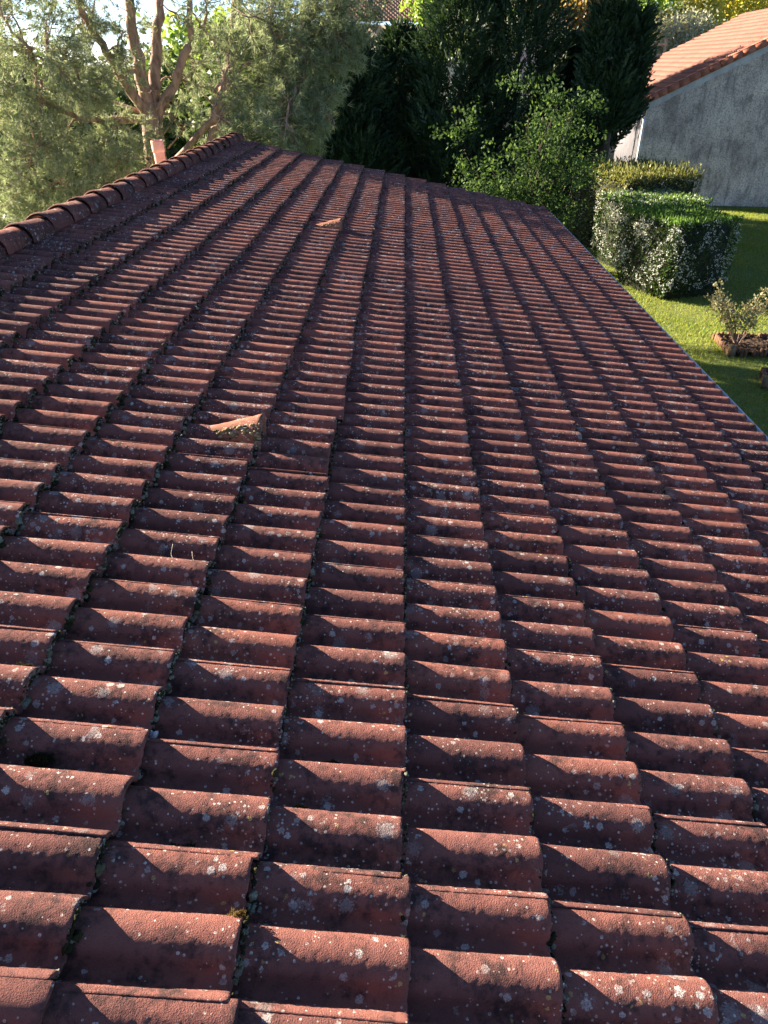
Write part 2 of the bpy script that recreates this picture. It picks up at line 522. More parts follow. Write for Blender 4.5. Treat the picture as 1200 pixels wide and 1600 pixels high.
# gutter along the eave
g = Geo()
ec = crest(K1, 0)
na = 9; ang = np.linspace(math.pi, 2*math.pi, na)
def gutter_section(r): return np.stack([r*np.cos(ang), np.zeros(na), r*np.sin(ang)], 1)
cx, cz = ec[0] + .028, ec[2] - .088
V = []
for yy in (YN, YF - .02):
    for r in (.066, .062):
        V.append(gutter_section(r) + [cx, yy, cz])
V = hl(np.concatenate(V)); Q = []
for j in range(na-1):
    Q += [[j, j+1, 2*na+j+1, 2*na+j], [na+j+1, na+j, 3*na+j, 3*na+j+1]]
g.add(V, None, Q)
for yy in (YN, YF - .02):
    pass
g.tube(hl(np.array([[cx+.066, YN, cz], [cx+.066, YF-.02, cz]])), .008, 8)
link('gutter', g.mesh('gutter', True), M['zinc'], house)

# flue pipe behind the ridge
t = MT('flue_terracotta'); n = t.noise(t.pos(), 14, 5, .6)
M['flue'] = t.fin(t.ramp(n.outputs['Fac'], [(.3, (.52, .23, .17)), (.7, (.66, .33, .26))]), .7)
fp = at_d(252, 240, 10.3)
fl = thing('flue_pipe', 'pink terracotta flue pipe standing behind the ridge in front of the pine trunk', 'chimney', (fp[0], fp[1], 3.03))
g = Geo()
def ring_lathe(g, prof, sides=20, sq=0.0):
    ang = np.linspace(0, 2*np.pi, sides, endpoint=False)
    V = np.concatenate([np.stack([r*np.cos(ang), r*np.sin(ang), np.full(sides, z)], 1) for r, z in prof]); Q = []
    for i in range(len(prof)-1):
        for j in range(sides):
            j2 = (j+1) % sides; Q.append([i*sides+j, i*sides+j2, (i+1)*sides+j2, (i+1)*sides+j])
    g.add(V, None, Q)
ring_lathe(g, [(.078, -3.02), (.08, .50), (.08, .58)])
link('pipe', g.mesh('pipe', True), M['flue'], fl)
g = Geo(); ring_lathe(g, [(.082, .565), (.090, .568), (.091, .60), (.091, .685), (.088, .70), (.078, .70), (.072, .60)])
link('collar', g.mesh('collar', True), M['flue'], fl)
fl.scale = (.86, .86, 1.0)
fl.rotation_euler = (0, math.radians(-3), 0)

def ico(sub):
    import bmesh
    bm = bmesh.new(); bmesh.ops.create_icosphere(bm, subdivisions=sub, radius=1.0)
    V = np.array([v.co[:] for v in bm.verts]); T = np.array([[v.index for v in f.verts] for f in bm.faces]); bm.free()
    return V, T
I1, I2, I3 = ico(1), ico(2), ico(3)
# vent tiles: half-cone hoods, open on the downhill end
def vent_mesh(seed, L=.30, r1=.086, hz=.150):
    r = np.random.default_rng(seed); na = 15; nu = 12
    ang = np.linspace(0, math.pi, na); V = []
    for i in range(nu):
        f = i/(nu-1); u = -L + f*L
        rr = .034 + (r1-.034)*f; hh = .046 + (hz-.046)*f
        jit = r.normal(0, .0022, na)
        V.append(np.stack([np.full(na, u) + r.normal(0, .001, na), -rr*np.cos(ang), (hh+jit)*np.sin(ang)**.8], 1))
    for sc_, du in ((.86, 0.0), (.52, -.12)):
        V.append(np.stack([np.full(na, du), -r1*sc_*np.cos(ang), hz*sc_*np.sin(ang)**.8], 1))
    V = np.concatenate(V); Q = []
    for i in range(nu+1):
        for j in range(na-1): Q.append([i*na+j, (i+1)*na+j, (i+1)*na+j+1, i*na+j+1])
    return mesh_np('vent_hood', V, [np.array(Q)], True)
VENTPOS = [(-1.925, 15.0), (-1.93, 48.0)]
for i, (k, n) in enumerate(VENTPOS):
    o = link('vent_tile', vent_mesh(5+i), M['vent'], roof)
    o.matrix_local = rot_rows(S2, TV, N2, hl(crest(k, n, -.005, -H - .004)))
    o['label'] = ['mossy hooded vent tile in the middle of the roof', 'small pale hooded vent tile far up the roof'][i]
gv = Geo()
for i, (k, n) in enumerate(VENTPOS):
    for _ in range(110 if i == 0 else 40):
        f = rng.uniform(.25, .98); a = rng.uniform(.05, 1.0)
        rr = .034 + .052*f; hh = .046 + .104*f
        P = crest(k, n, -.005, -H - .004) + S2*(-.30 + .30*f) + TV*(-rr*math.cos(a)) + N2*(hh*math.sin(a)**.8)
        sz = rng.uniform(.003, .0095); B = I1
        gv.add(hl(P) + B[0]*(1 + rng.normal(0, .2, (len(B[0]), 1)))*sz*np.array([1.3, 1, .7]), B[1])
t = MT('yellow_lichen_crust'); gq = t.node('ShaderNodeNewGeometry')
M['crust'] = t.fin(t.ramp(gq.outputs['Random Per Island'], [(0, (.05, .042, .02)), (.45, (.20, .155, .07)), (1, (.42, .36, .20))]), .95)
o = link('lichen_crust', gv.mesh('lichen_crust'), M['crust'], roof); o['kind'] = 'stuff'

# moss and lichen cushions on the tile ends
gm = Geo()
rollp = np.array(roll_pts())
def rim_h(d): return np.interp(d, rollp[:,0], rollp[:,1])
for k in range(K0, K1+1):
    for n in range(2*M0, 2*M1+1):
        q = project(crest(k, n))[0]
        if not (-60 < q[0] < 1260 and -20 < q[1] < 1700): continue
        near = q[2] < 4.2
        leftness = np.clip((1.5 - k)/5.0, 0.12, 1.0)
        jobs = []
        for _ in range(rng.poisson((46 if near else 12)*(.6 + .5*leftness))):
            d = rng.uniform(-.066, .055)
            jobs.append((d, rng.normal(.0035, .0025), rim_h(d) - rng.uniform(.002, .028), rng.uniform(.0018, .0054)*(1 if near else 1.5)))
        if rng.random() < .25 + .7*leftness:
            d0 = rng.uniform(-.064, -.040)
            for _ in range(rng.integers(5, 13) if near else 3):
                d = d0 + rng.normal(0, .010)
                jobs.append((d, abs(rng.normal(.004, .007)), rim_h(d) - rng.uniform(.004, .026), rng.uniform(.0040, .0100)*(.8 + .5*leftness)))
        for d, u, w, sz in jobs:
            P = crest(k, n + d/PITCHN, u, w)
            B = I2 if (sz > .0042 and q[2] < 3.0) else I1
            V = B[0]*(1 + rng.normal(0, .22, (len(B[0]), 1))) * (sz*np.array([rng.uniform(.7, 1.2), rng.uniform(.8, 1.5), rng.uniform(.6, 1.1)]))
            gm.add(P + V, B[1])
# crusts scattered in the channels
for _ in range(130):
    k = rng.integers(K0, K1+1); n = rng.integers(-2, 30)
    d = rng.uniform(-.085, -.05); u = -rng.uniform(.02, .3)
    P = crest(k, n + d/PITCHN, u, -H + DELTA*u/G - .001)
    sz = rng.uniform(.003, .007)
    B = I2
    V = B[0]*(1 + rng.normal(0, .2, (len(B[0]), 1)))*np.array([sz*rng.uniform(1, 2), sz*rng.uniform(.8, 1.2), sz*.5])
    gm.add(P + V, B[1])
o = link('moss', gm.mesh('moss', False), M['moss'])
tag(o, 'dark moss and grey lichen cushions growing along the tile ends', 'moss', kind='stuff')
print('moss tris', sum(len(t) for t in gm.T))

# fuzzy moss tufts lying on the tiles
def roof_at_px(px, py, w=0.0):
    """point of the tile surface plane (channel level) seen at a pixel"""
    d = ray(px, py); ww = -H
    for _ in range(6):
        q = P00 + NV*(ww + w)
        P = CAM + d * (((q - CAM) @ NV) / (d @ NV))
        f = ((P - P00) @ SV)/G
        ww = -H + DELTA*(f - math.ceil(f))
    return P
M['fuzz'] = leaf_material('moss_fuzz', [(.03, .03, .012), (.07, .055, .02), (.16, .105, .04), (.26, .17, .07)], .25, .9, 60, .1)
M['fuzz_dark'] = leaf_material('moss_fuzz_dark', [(.012, .014, .007), (.025, .026, .012), (.05, .045, .02)], .2, .9, 60, .1)
def moss_tuft(px, py, r, label, dark=False, flat=.75, stretch=1.0):
    P = roof_at_px(px, py - (0 if dark else 5), r*.6)
    n = 900
    v = unit(rng.normal(size=(n, 3))); v[:,2] = np.abs(v[:,2])
    lump = 1 + .25*np.sin(v[:,0]*7 + px) * np.cos(v[:,1]*6 + py)
    c = v * (r*lump*rng.uniform(.72, 1.0, n))[:,None] * np.array([stretch, 1, flat])
    ax = unit(v + rng.normal(0, .5, (n, 3)))
    gg = Geo(); gg.leaves(c, ax, rng.uniform(.25, .5, n)*r, .10*r)
    B = I2; gg.add(B[0]*(1 + rng.normal(0, .08, (len(B[0]), 1)))*r*np.array([.75*stretch, .75, .7*flat]), B[1])
    o = link('moss_tuft', gg.mesh('moss_tuft'), M['fuzz_dark' if dark else 'fuzz'], None, P)
    tag(o, label, 'moss', 'moss tufts lying on the roof')
moss_tuft(369, 1447, .024, 'golden brown moss tuft in a channel, the largest near the bottom of the roof', False, 1.0)
moss_tuft(467, 1272, .018, 'brown moss tuft just above the tile joint with sunlit top, lower middle')
moss_tuft(208, 1225, .016, 'small two-toned moss tuft beside a tile end at lower left')
moss_tuft(285, 1337, .028, 'long dark moss patch with a pale twig beside it', True, .6, 1.7)
moss_tuft(325, 1345, .022, 'dark moss patch next to the long one with the twig', True, .6, 1.3)
moss_tuft(32, 1048, .024, 'dark moss patch in a channel at the far left edge', True, .6, 1.4)
moss_tuft(60, 1190, .024, 'dark mossy heap in the channel below the snail shells on the left', True, .6, 1.5)
moss_tuft(520, 1198, .018, 'dark moss tuft with one yellow speck in the lower middle', True, .7, 1.4)
moss_tuft(513, 1070, .018, 'flat dark moss patch in a channel left of the straight tile line', True, .5, 1.6)
moss_tuft(628, 823, .016, 'pale golden moss knob on the straight tile line mid roof')

# snail shells, twigs
t = MT('snail_shell_chalk'); n = t.noise(t.obj(), 120, 3, .6)
M['shell'] = t.fin(t.ramp(n.outputs['Fac'], [(.3, (.42, .42, .44)), (.7, (.66, .65, .64))]), .5)
def snail(px, py, label, s=1.0, rz=0.0, tip=1.1):
    P = roof_at_px(px, py - 3, .014)
    V = []; Q = []; ns, nt = 34, 9
    for i in range(ns):
        f = i/(ns-1); a = f*math.pi*4.2; rr = .0014 + .0090*f**1.5; R = .0012 + .0115*f**1.35
        cc = np.array([R*math.cos(a), R*math.sin(a), .012*(1-f)])
        rad = np.array([math.cos(a), math.sin(a), 0])
        for j in range(nt):
            b = 2*math.pi*j/nt
            V.append(cc + rr*(math.cos(b)*rad + math.sin(b)*np.array([0, 0, 1.0])))
    for i in range(ns-1):
        for j in range(nt): Q.append([i*nt+j, (i+1)*nt+j, (i+1)*nt+(j+1) % nt, i*nt+(j+1) % nt])
    gg = Geo(); gg.add(np.array(V)*s, None, Q)
    o = link('snail_shell', gg.mesh('snail_shell', True), M['shell'], None, P)
    o.rotation_euler = (tip, 0, rz)
    tag(o, label, 'snail shell', 'empty snail shells on the roof')
snail(235, 1150, 'white snail shell with a dark opening beside a tile end', 1.0, -.3, .7)
snail(181, 1077, 'broken pale snail shell lying in the channel further up the left side', .95, .8, 1.2)
t = MT('dry_twig'); n = t.noise(t.obj(), 60, 3, .6)
M['twig'] = t.fin(t.ramp(n.outputs['Fac'], [(.3, (.22, .18, .14)), (.7, (.48, .43, .37))]), .8)
def twig(pts, label, w=.001, r=.0007):
    P = [roof_at_px(x, y, .045 + w) for x, y in pts]
    P = np.array(P); tt = np.linspace(0, 1, len(P)); t2 = np.linspace(0, 1, 4*len(P))
    Pi = np.stack([np.interp(t2, tt, P[:,i]) for i in range(3)], 1)
    gg = Geo(); gg.tube(Pi - P[0], np.linspace(r, r*.5, len(Pi)), 6)
    o = link('twig', gg.mesh('twig', True), M['twig'], None, P[0]); tag(o, label, 'twig', 'dry twigs on the roof')
twig([(270, 850), (267, 866), (274, 882)], 'short pale twig lying on a tile at mid left')
twig([(300, 862), (301, 872), (306, 884)], 'tiny curled pale twig just right of another twig')
twig([(208, 1332), (225, 1331), (243, 1327), (246, 1323)], 'thin pale twig beside the long dark moss patch', -.03)

# ------------------------------------------------------------------ neighbouring house
NPHI = -0.1; NC = np.array([8.286, 29.792, 0]); NZ = 3.323; NSL = 0.451; NW = 6.985; NL = 13.6
nw = np.array([math.cos(NPHI), math.sin(NPHI), 0]); nl = np.array([-math.sin(NPHI), math.cos(NPHI), 0])
nh = thing('neighbour_house', 'neighbouring house with a stained grey gable wall and orange tiled roof', 'house', NC, None, NPHI)
def wall_material():
    t = MT('stained_render'); p = t.pos()
    st = t.noise(t.scaled(p, (1, 1, .6)), 1.7, 8, .75); bl = t.noise(p, 1.1, 4, .6); fi = t.noise(p, 22, 5, .7)
    m = t.math('ADD', t.math('MULTIPLY', st.outputs['Fac'], .6), t.math('MULTIPLY', bl.outputs['Fac'], .45))
    c = t.ramp(m, [(.42, (.78, .65, .52)), (.51, (.63, .52, .42)), (.62, (.36, .295, .24))])
    c = t.mix(t.ramp(fi.outputs['Fac'], [(.40, .6), (.54, 0.0)]), c, (.12, .105, .10))
    dr = t.noise(t.scaled(p, (1, 1, .16)), 7, 5, .7); c = t.mix(t.ramp(dr.outputs['Fac'], [(.52, 0.0), (.66, .55)]), c, (.10, .09, .085))
    # splash-back zone and clean band under the verge: painted plaster of another coat
    return t.fin(c, .93, t.bump(fi.outputs['Fac'], .6, .01))
M['nwall'] = wall_material()
g = Geo()
tz = math.tan(NSL)
xe = .40
pts = [(xe, 0), (2*NW - xe, 0), (2*NW - xe, NZ - .18 + tz*xe), (NW, NZ - .18 + tz*NW), (xe, NZ - .18 + tz*xe)]
y0, y1 = .12, NL
V = [[x, y0, z] for x, z in pts] + [[x, y1, z] for x, z in pts]
g.add(V, None, [[i, (i+1) % 5, 5 + (i+1) % 5, 5 + i] for i in range(5)])
g.add(V, [[0,1,2],[0,2,4],[2,3,4],[5,7,6],[5,9,7],[7,9,8]])
link('wall', g.mesh('neighbour_wall'), M['nwall'], nh)
g = Geo(); g.box((xe - .006, y0 + .02, .3), (xe + .01, NL - .02, NZ - .05)); link('side_wall', g.mesh('side_wall'), simple_noise_material('shaded_plaster', (.10, .10, .115), (.14, .14, .155), 3), nh)  # pale plaster panel coloured dark grey: the shade on this wall is painted in
g = Geo()
xs = np.linspace(xe + .002, NW, 60); top = NZ - .185 + tz*xs; low = top - .16 - .10*np.interp(xs, np.linspace(0, NW, 40), rng.uniform(0, 1, 40)) 
V = np.concatenate([np.stack([xs, np.full(60, y0 - .004), top], 1), np.stack([xs, np.full(60, y0 - .004), low], 1)]); i = np.arange(59)
g.add(V, None, np.stack([i, 60+i, 60+i+1, i+1], 1))
link('plaster_band', g.mesh('plaster_band'), simple_noise_material('pale_render', (.42, .41, .40), (.60, .57, .54), 5, .9, .004), nh)
t = MT('orange_roof_tile'); p = t.pos(); n = t.noise(p, 5, 5, .65); n2 = t.noise(p, 1.2, 3, .5)
c = t.ramp(n.outputs['Fac'], [(.3, (.125, .047, .033)), (.7, (.185, .082, .058))])
M['ntile'] = t.fin(t.mix(t.ramp(n2.outputs['Fac'], [(.4, 0.0), (.7, .5)]), c, (.19, .10, .075)), .85)
t = MT('verge_tile_clay'); n = t.noise(t.pos(), 7, 5, .65)
M['nverge'] = t.fin(t.ramp(n.outputs['Fac'], [(.3, (.26, .085, .05)), (.7, (.42, .16, .10))]), .85)
def corrugated_field(L0, L1, W0, W1, course, pitch, step=.03, amp=.03, seg=6):
    """tile field: x down-slope courses along W, rolls across L"""
    gg = Geo(); nroll = int((L1-L0)/pitch); cols = nroll*seg + 1
    ys = L0 + np.arange(cols)*pitch/seg
    h = amp*np.abs(np.cos(np.pi*(ys-L0)/pitch))**.8
    nc = int((W1-W0)/course)
    for c_ in range(nc):
        a = W0 + c_*course; b = a + course
        rows = [(a, step), (a, step-.028), (a + .002, step), (b + .01, 0.004)]
        r0 = np.stack([np.full(cols, a), ys, h + step], 1); r1 = np.stack([np.full(cols, b + .02), ys, h + .002], 1); rb = np.stack([np.full(cols, a), ys, h*.9 + step - .03], 1)
        V = np.concatenate([rb, r0, r1]); i = np.arange(cols-1)
        Q = np.concatenate([np.stack([i, i+1, cols+i+1, cols+i], 1), np.stack([cols+i, cols+i+1, 2*cols+i+1, 2*cols+i], 1)])
        gg.add(V, None, Q)
    return gg
sc_, ss_ = math.cos(NSL), math.sin(NSL)
for side in (0, 1):
    gg = corrugated_field(.16, NL + .1, 0, NW/sc_ - .02, .36, .21, .055, .05)
    V = np.concatenate(gg.V)
    Wd = np.stack([V[:,0]*sc_ - V[:,2]*ss_, V[:,1], V[:,0]*ss_ + V[:,2]*sc_ + NZ - .03], 1)
    if side: Wd[:,0] = 2*NW - Wd[:,0]
    Q = np.concatenate(gg.Q)
    if side: Q = Q[:, ::-1]
    o = link('roof_tile_field', mesh_np('roof_tile_field', Wd, [Q], False), M['ntile'], nh); o['kind'] = 'stuff'
# roof slab under the tiles
g = Geo()
V = []
for yy in (.0, NL + .08):
    V += [[-.02, yy, NZ - .05], [NW, yy, NZ + tz*NW - .05], [2*NW + .02, yy, NZ - .05], [2*NW + .02, yy, NZ - .14], [NW, yy, NZ + tz*NW - .15], [-.02, yy, NZ - .14]]
g.add(V, [[0,5,1],[1,5,4],[1,4,2],[2,4,3],[6,7,11],[7,10,11],[7,8,10],[8,9,10]], [[0,1,7,6],[1,2,8,7],[2,3,9,8],[3,4,10,9],[4,5,11,10],[5,0,6,11]])
link('roof_edge_board', g.mesh('roof_edge_board'), simple_noise_material('verge_board', (.50, .49, .47), (.60, .58, .55), 4), nh)
# verge tiles up the gable, one by one
g = Geo()
g.box((0, -.05, -.14), (.40, -.015, .045)); g.box((0, -.05, .045), (.40, .20, .075))
vm = g.mesh('verge_tile'); vm.materials.append(M['nverge'])
for i in range(int(NW/sc_/.36)):
    o = link('verge_tile', vm, None, nh)
    a = i*.36
    o.location = (a*sc_ - .02, rng.normal(0, .006), NZ + a*ss_ + rng.normal(0, .004))
    o.rotation_euler = (rng.normal(0, .02), -NSL + .05, rng.normal(0, .012))
# rainwater pipe at the corner
dp = [(-.06, .10, NZ - .10), (-.06, .10, NZ - .22), (-.02, .10, NZ - .32), (.30, .11, NZ - .40), (.36, .06, NZ - .50), (.36, .06, NZ - .7), (.36, .06, .1)]
g = Geo(); g.tube(np.array(dp), .045, 10)
link('downpipe', g.mesh('downpipe', True), M['white_pipe'], nh)
g = Geo(); g.tube(np.array([[-.08, -.02, NZ - .10], [-.08, NL + .1, NZ - .10]]), .06, 10)
link('gutter', g.mesh('neighbour_gutter', True), simple_noise_material('gutter_red', (.30, .09, .06), (.38, .13, .09), 4), nh)

# ------------------------------------------------------------------ far house with striped canal tiles
fa, fb = at_d(560, 33, 40), at_d(680, 19, 41.2)
fd = unit(np.array([fb[0]-fa[0], fb[1]-fa[1], 0])); FPHI = math.atan2(fd[1], fd[0])
FZ = fa[2]
fh = thing('far_house', 'far house with a striped canal tile roof above the dark cypress trees', 'house', (fa[0], fa[1], 0), None, FPHI)
g = Geo(); g.box((.4, .5, 0), (11, 8, FZ - .1)); link('wall', g.mesh('far_house_wall'), M['plaster'], fh)
FS = .27
gg = Geo(); pitchc = .225
ang = np.linspace(0, math.pi, 7)
for i in range(52):
    for c_ in range(12):
        a0, a1 = c_*.36, c_*.36 + .42
        ra, rb = .068, .054
        V = []
        for a, r, dz in ((a0, ra, .035), (a1, rb, .0)):
            V.append(np.stack([i*pitchc + r*np.cos(ang) - .5, np.full(7, a), r*np.sin(ang) + dz], 1))
        V.append(np.stack([i*pitchc + (ra-.018)*np.cos(ang) - .5, np.full(7, a0), (ra-.018)*np.sin(ang) + .035], 1))
        V = np.concatenate(V); j = np.arange(6)
        gg.add(V, None, np.concatenate([np.stack([j, 7+j, 7+j+1, j+1], 1), np.stack([14+j, j, j+1, 14+j+1], 1)]))
gg.add([[-.6, 0, .005], [52*pitchc - .5, 0, .005], [52*pitchc - .5, 4.7, .005], [-.6, 4.7, .005]], None, [[0,1,2,3]])
V = np.concatenate(gg.V); V = np.stack([V[:,0], V[:,1]*math.cos(FS) - V[:,2]*math.sin(FS), V[:,1]*math.sin(FS) + V[:,2]*math.cos(FS) + FZ], 1)
t = MT('canal_tile'); n = t.noise(t.pos(), 3.3, 5, .7)
M['canal'] = t.fin(t.ramp(n.outputs['Fac'], [(.3, (.40, .20, .13)), (.7, (.58, .40, .27))]), .9)
o = link('roof_tile_field', mesh_np('canal_tiles', V, [np.concatenate(gg.Q)]), M['canal'], fh); o['kind'] = 'stuff'

# ------------------------------------------------------------------ trees and plants
M['pine_bark'] = bark_material('pine_bark', (.16, .105, .08), (.40, .27, .205))
M['needle'] = leaf_material('pine_needles', [(.105, .14, .078), (.18, .225, .13), (.285, .33, .205), (.42, .455, .33)], .46, .5, .9, .3, (1.1, 1.12, .78))
M['cypress'] = leaf_material('cypress_sprays', [(.014, .033, .018), (.025, .053, .025), (.05, .085, .034)], .16, .6, .8)
M['dark_bark'] = bark_material('dark_bark', (.035, .026, .02), (.08, .06, .045))

def smooth_path(pts, n=14):
    pts = np.asarray(pts, float)
    d = np.concatenate([[0], np.cumsum(np.linalg.norm(np.diff(pts, axis=0), axis=1))]); d /= d[-1]
    tt = np.linspace(0, 1, n)
    P = np.stack([np.interp(tt, d, pts[:,i]) for i in range(3)], 1)
    for _ in range(2): P[1:-1] = .25*P[:-2] + .5*P[1:-1] + .25*P[2:]
    return P

def pine(name, label, base, limbs, blobs, bare, tw_r=.006):
    """limbs: list of (pixel polyline, D list, r0, r1); blobs: (px, py, D, radius, twigs)"""
    root = thing(name, label, 'tree', base, 'pines behind the ridge')
    nodes = []
    gt = Geo()
    for pts, Ds, r0, r1 in limbs:
        P = [np.array(base) if p is None else at_d(p[0], p[1], D) for p, D in zip(pts, Ds)]
        P = smooth_path(P, 16); P[1:-1] += rng.normal(0, .018, (len(P)-2, 3))
        r = np.linspace(r0, r1, len(P)) * (1 + rng.normal(0, .05, len(P)))
        gt.tube(P - base, r*.86, 10)
        nodes.append(P)
    nodes = np.concatenate(nodes)
    gn = Geo(); gw = Geo()
    for px, py, D, R, nt in blobs:
        C0 = at_d(px, py, D)
        for _ in range(3):
            e = C0 + rng.normal(0, R*.45, 3); dist = np.linalg.norm(nodes - e, axis=1); b = nodes[rng.choice(np.argsort(dist)[:10])]
            if np.linalg.norm(e - b) > 3.2: continue
            P = smooth_path([b, (b + e)/2 + rng.normal(0, .12, 3) + np.array([0, 0, .1]), e], 9); P[1:-1] += rng.normal(0, .02, (7, 3))
            gt.tube(P - base, np.linspace(.032, .009, 9), 6); nodes = np.concatenate([nodes, P[3:]])
    c_all, a_all = [], []
    for px, py, D, R, nt in blobs:
        C0 = at_d(px, py, D)
        for _ in range(nt):
            tip = C0 + unit(rng.normal(size=3)) * R * rng.uniform(.2, 1.0)**.6 * np.array([1, 1, .75])
            dist = np.linalg.norm(nodes - tip, axis=1); cand = np.argsort(dist)[:6]; b = nodes[rng.choice(cand)]
            L = np.linalg.norm(tip - b)
            if L > 2.2: b = tip + (b - tip)/L*rng.uniform(1.0, 2.2); L = np.linalg.norm(tip - b)
            mid = (b + tip)/2 + np.array([0, 0, -.12*L]) + rng.normal(0, .10*L, 3)
            P = smooth_path([b, mid, tip], 7)
            gw.tube(P - base, np.linspace(min(.014, .005 + .006*L), .003, 7), 4, False)
            # tufts on outer part
            nf = int(7 + 12*L*rng.uniform(.5, 1.2))
            f = rng.uniform(.30, 1.0, nf)**.8
            q = np.stack([np.interp(f, np.linspace(0, 1, 7), P[:,i]) for i in range(3)], 1) + rng.normal(0, .05, (nf, 3))
            dr = unit(unit(tip - b) + rng.normal(0, .65, (nf, 3)) + np.array([0, 0, -.15]))
            c_all.append(q); a_all.append(dr)
    for pts, Ds in bare:
        P = smooth_path([at_d(p[0], p[1], D) for p, D in zip(pts, Ds)], 8)
        gw.tube(P - base, np.linspace(.022, .006, 8), 5)
    c = np.concatenate(c_all); a = np.concatenate(a_all)
    k = 9
    c = np.repeat(c, k, 0); a = unit(np.repeat(a, k, 0) + rng.normal(0, .48, (len(c), 3)))
    n = len(c); L = rng.uniform(.10, .20, n)[:,None]; w = unit(np.cross(a, rng.normal(size=(n, 3))))*.0052
    gn.tris(c - w - base, c + w - base, c + a*L - base)
    tr = link('trunk', gt.mesh('pine_trunk', True), M['pine_bark'], root)
    link('twigs', gw.mesh('pine_twigs', True), M['pine_bark'], root)
    cr = link('crown', gn.mesh('pine_crown'), M['needle'], root)
    print(name, 'needles', n)

PD = 17.2
pb = at_d(243, 240, PD); pb = np.array([pb[0], pb[1], 0.0])
limbs = [
    ([None, (243, 235), (237, 185), (234, 160)], [PD]*4, .34, .235),
    ([(235, 180), (205, 148), (185, 108), (152, 60), (120, 0), (95, -60)], [PD, PD-.3, PD-.6, PD-.9, PD-1.3, PD-1.6], .13, .05),
    ([(233, 170), (220, 120), (210, 60), (200, 0), (192, -90)], [PD, PD, PD, PD-.1, PD-.2], .17, .08),
    ([(238, 165), (243, 110), (245, 50), (250, 0), (256, -80)], [PD+.1, PD+.3, PD+.4, PD+.5, PD+.7], .16, .07),
    ([(246, 180), (268, 140), (285, 100), (298, 55), (299, 20), (290, -40)], [PD, PD+.1, PD+.2, PD+.3, PD+.3, PD+.4], .13, .055),
    ([(277, 248), (331, 187), (396, 142), (441, 96), (487, 54), (540, 20)], [PD-.6, PD-.7, PD-.8, PD-.9, PD-1, PD-1.1], .085, .02),
    ([(225, 185), (150, 190), (92, 175), (50, 150), (0, 125), (-60, 100)], [PD, PD-.9, PD-1.4, PD-1.6, PD-1.8, PD-2.0], .085, .03),
    ([(222, 175), (150, 150), (75, 132), (20, 92), (-30, 60)], [PD, PD+.4, PD+.6, PD+.7, PD+.8], .06, .02),
    ([(212, 110), (160, 120), (110, 140)], [PD, PD-1.0, PD-1.6], .05, .015),
]
blobs = [
    (40, 40, PD-1.4, 1.5, 90), (120, 30, PD-1.2, 1.3, 80), (60, 130, PD-1.6, 1.4, 95), (150, 110, PD-1.2, 1.0, 60),
    (20, 200, PD-1.6, 1.3, 90), (100, 200, PD-1.5, 1.2, 90), (60, 280, PD-2.2, 1.2, 100), (150, 265, PD-1.8, 1.0, 80), (10, 320, PD-2.6, 1.1, 70),
    (190, 215, PD-1.0, .8, 45), (-40, 120, PD-1.8, 1.5, 40), (60, -50, PD-1.2, 1.5, 40),
    (260, 20, PD+.6, 1.0, 18), (320, 110, PD+.8, .9, 26), (180, 60, PD, .9, 25),
    (120, 330, PD-2.6, .8, 40), (200, 270, PD-1.0, .6, 30), (300, 180, PD+.3, .7, 22),
]
bare = [([(262, 232), (290, 200), (310, 160)], [PD-.3, PD, PD+.2]), ([(255, 210), (275, 185), (282, 150)], [PD, PD, PD]), ([(300, 235), (322, 225), (350, 200)], [PD-.4, PD-.3, PD]),
        ([(245, 172), (258, 150), (268, 130)], [PD-.3, PD-.3, PD-.3]), ([(215, 210), (190, 195), (160, 200)], [PD-.3, PD-.6, PD-1]), ([(170, 250), (200, 252), (215, 248)], [PD-1, PD-.8, PD-.6])]
pine('pine_tree', 'large pine with forked reddish trunk rising behind the terracotta flue pipe', pb, limbs, blobs, bare)
QD = 16.6
qb = at_d(322, 235, QD); qb = np.array([qb[0], qb[1], 0.0])
limbs = [
    ([None, (323, 225), (343, 160), (362, 95), (368, 40), (370, -50)], [QD]*6, .20, .09),
    ([(352, 130), (400, 90), (455, 60), (520, 30)], [QD, QD-.3, QD-.5, QD-.8], .06, .02),
    ([(360, 90), (320, 50), (300, 20)], [QD, QD, QD], .05, .02),
    ([(335, 190), (400, 190), (460, 190)], [QD, QD-.5, QD-.8], .05, .015),
]
blobs = [
    (420, 20, QD-.6, 1.2, 80), (490, 40, QD-.8, 1.2, 100), (505, 45, PD-1.2, .9, 70), (450, 80, PD-1.1, .6, 35), (530, 10, QD-.8, 1.0, 70), (470, 110, QD-1.0, 1.0, 90), (500, 90, QD-.9, .9, 70),
    (440, 190, QD-1.2, .9, 90), (490, 170, QD-1.0, .7, 60), (410, 150, QD-.8, .8, 50), (400, 215, QD-1.2, .7, 60), (350, 30, QD, .9, 35), (400, 80, QD-.5, .8, 45),
    (470, 225, QD-1.2, .5, 30), (500, -50, QD-.6, 1.2, 40), (350, 195, QD+.6, .8, 26),
]
bare = [([(330, 200), (355, 190), (372, 170)], [QD-.3]*3), ([(340, 170), (318, 150), (310, 130)], [QD-.3]*3), ([(350, 140), (372, 135), (392, 120)], [QD-.2]*3)]
pine('pine_tree', 'slimmer pine with leaning trunk standing behind the end of the ridge', qb, limbs, blobs, bare)

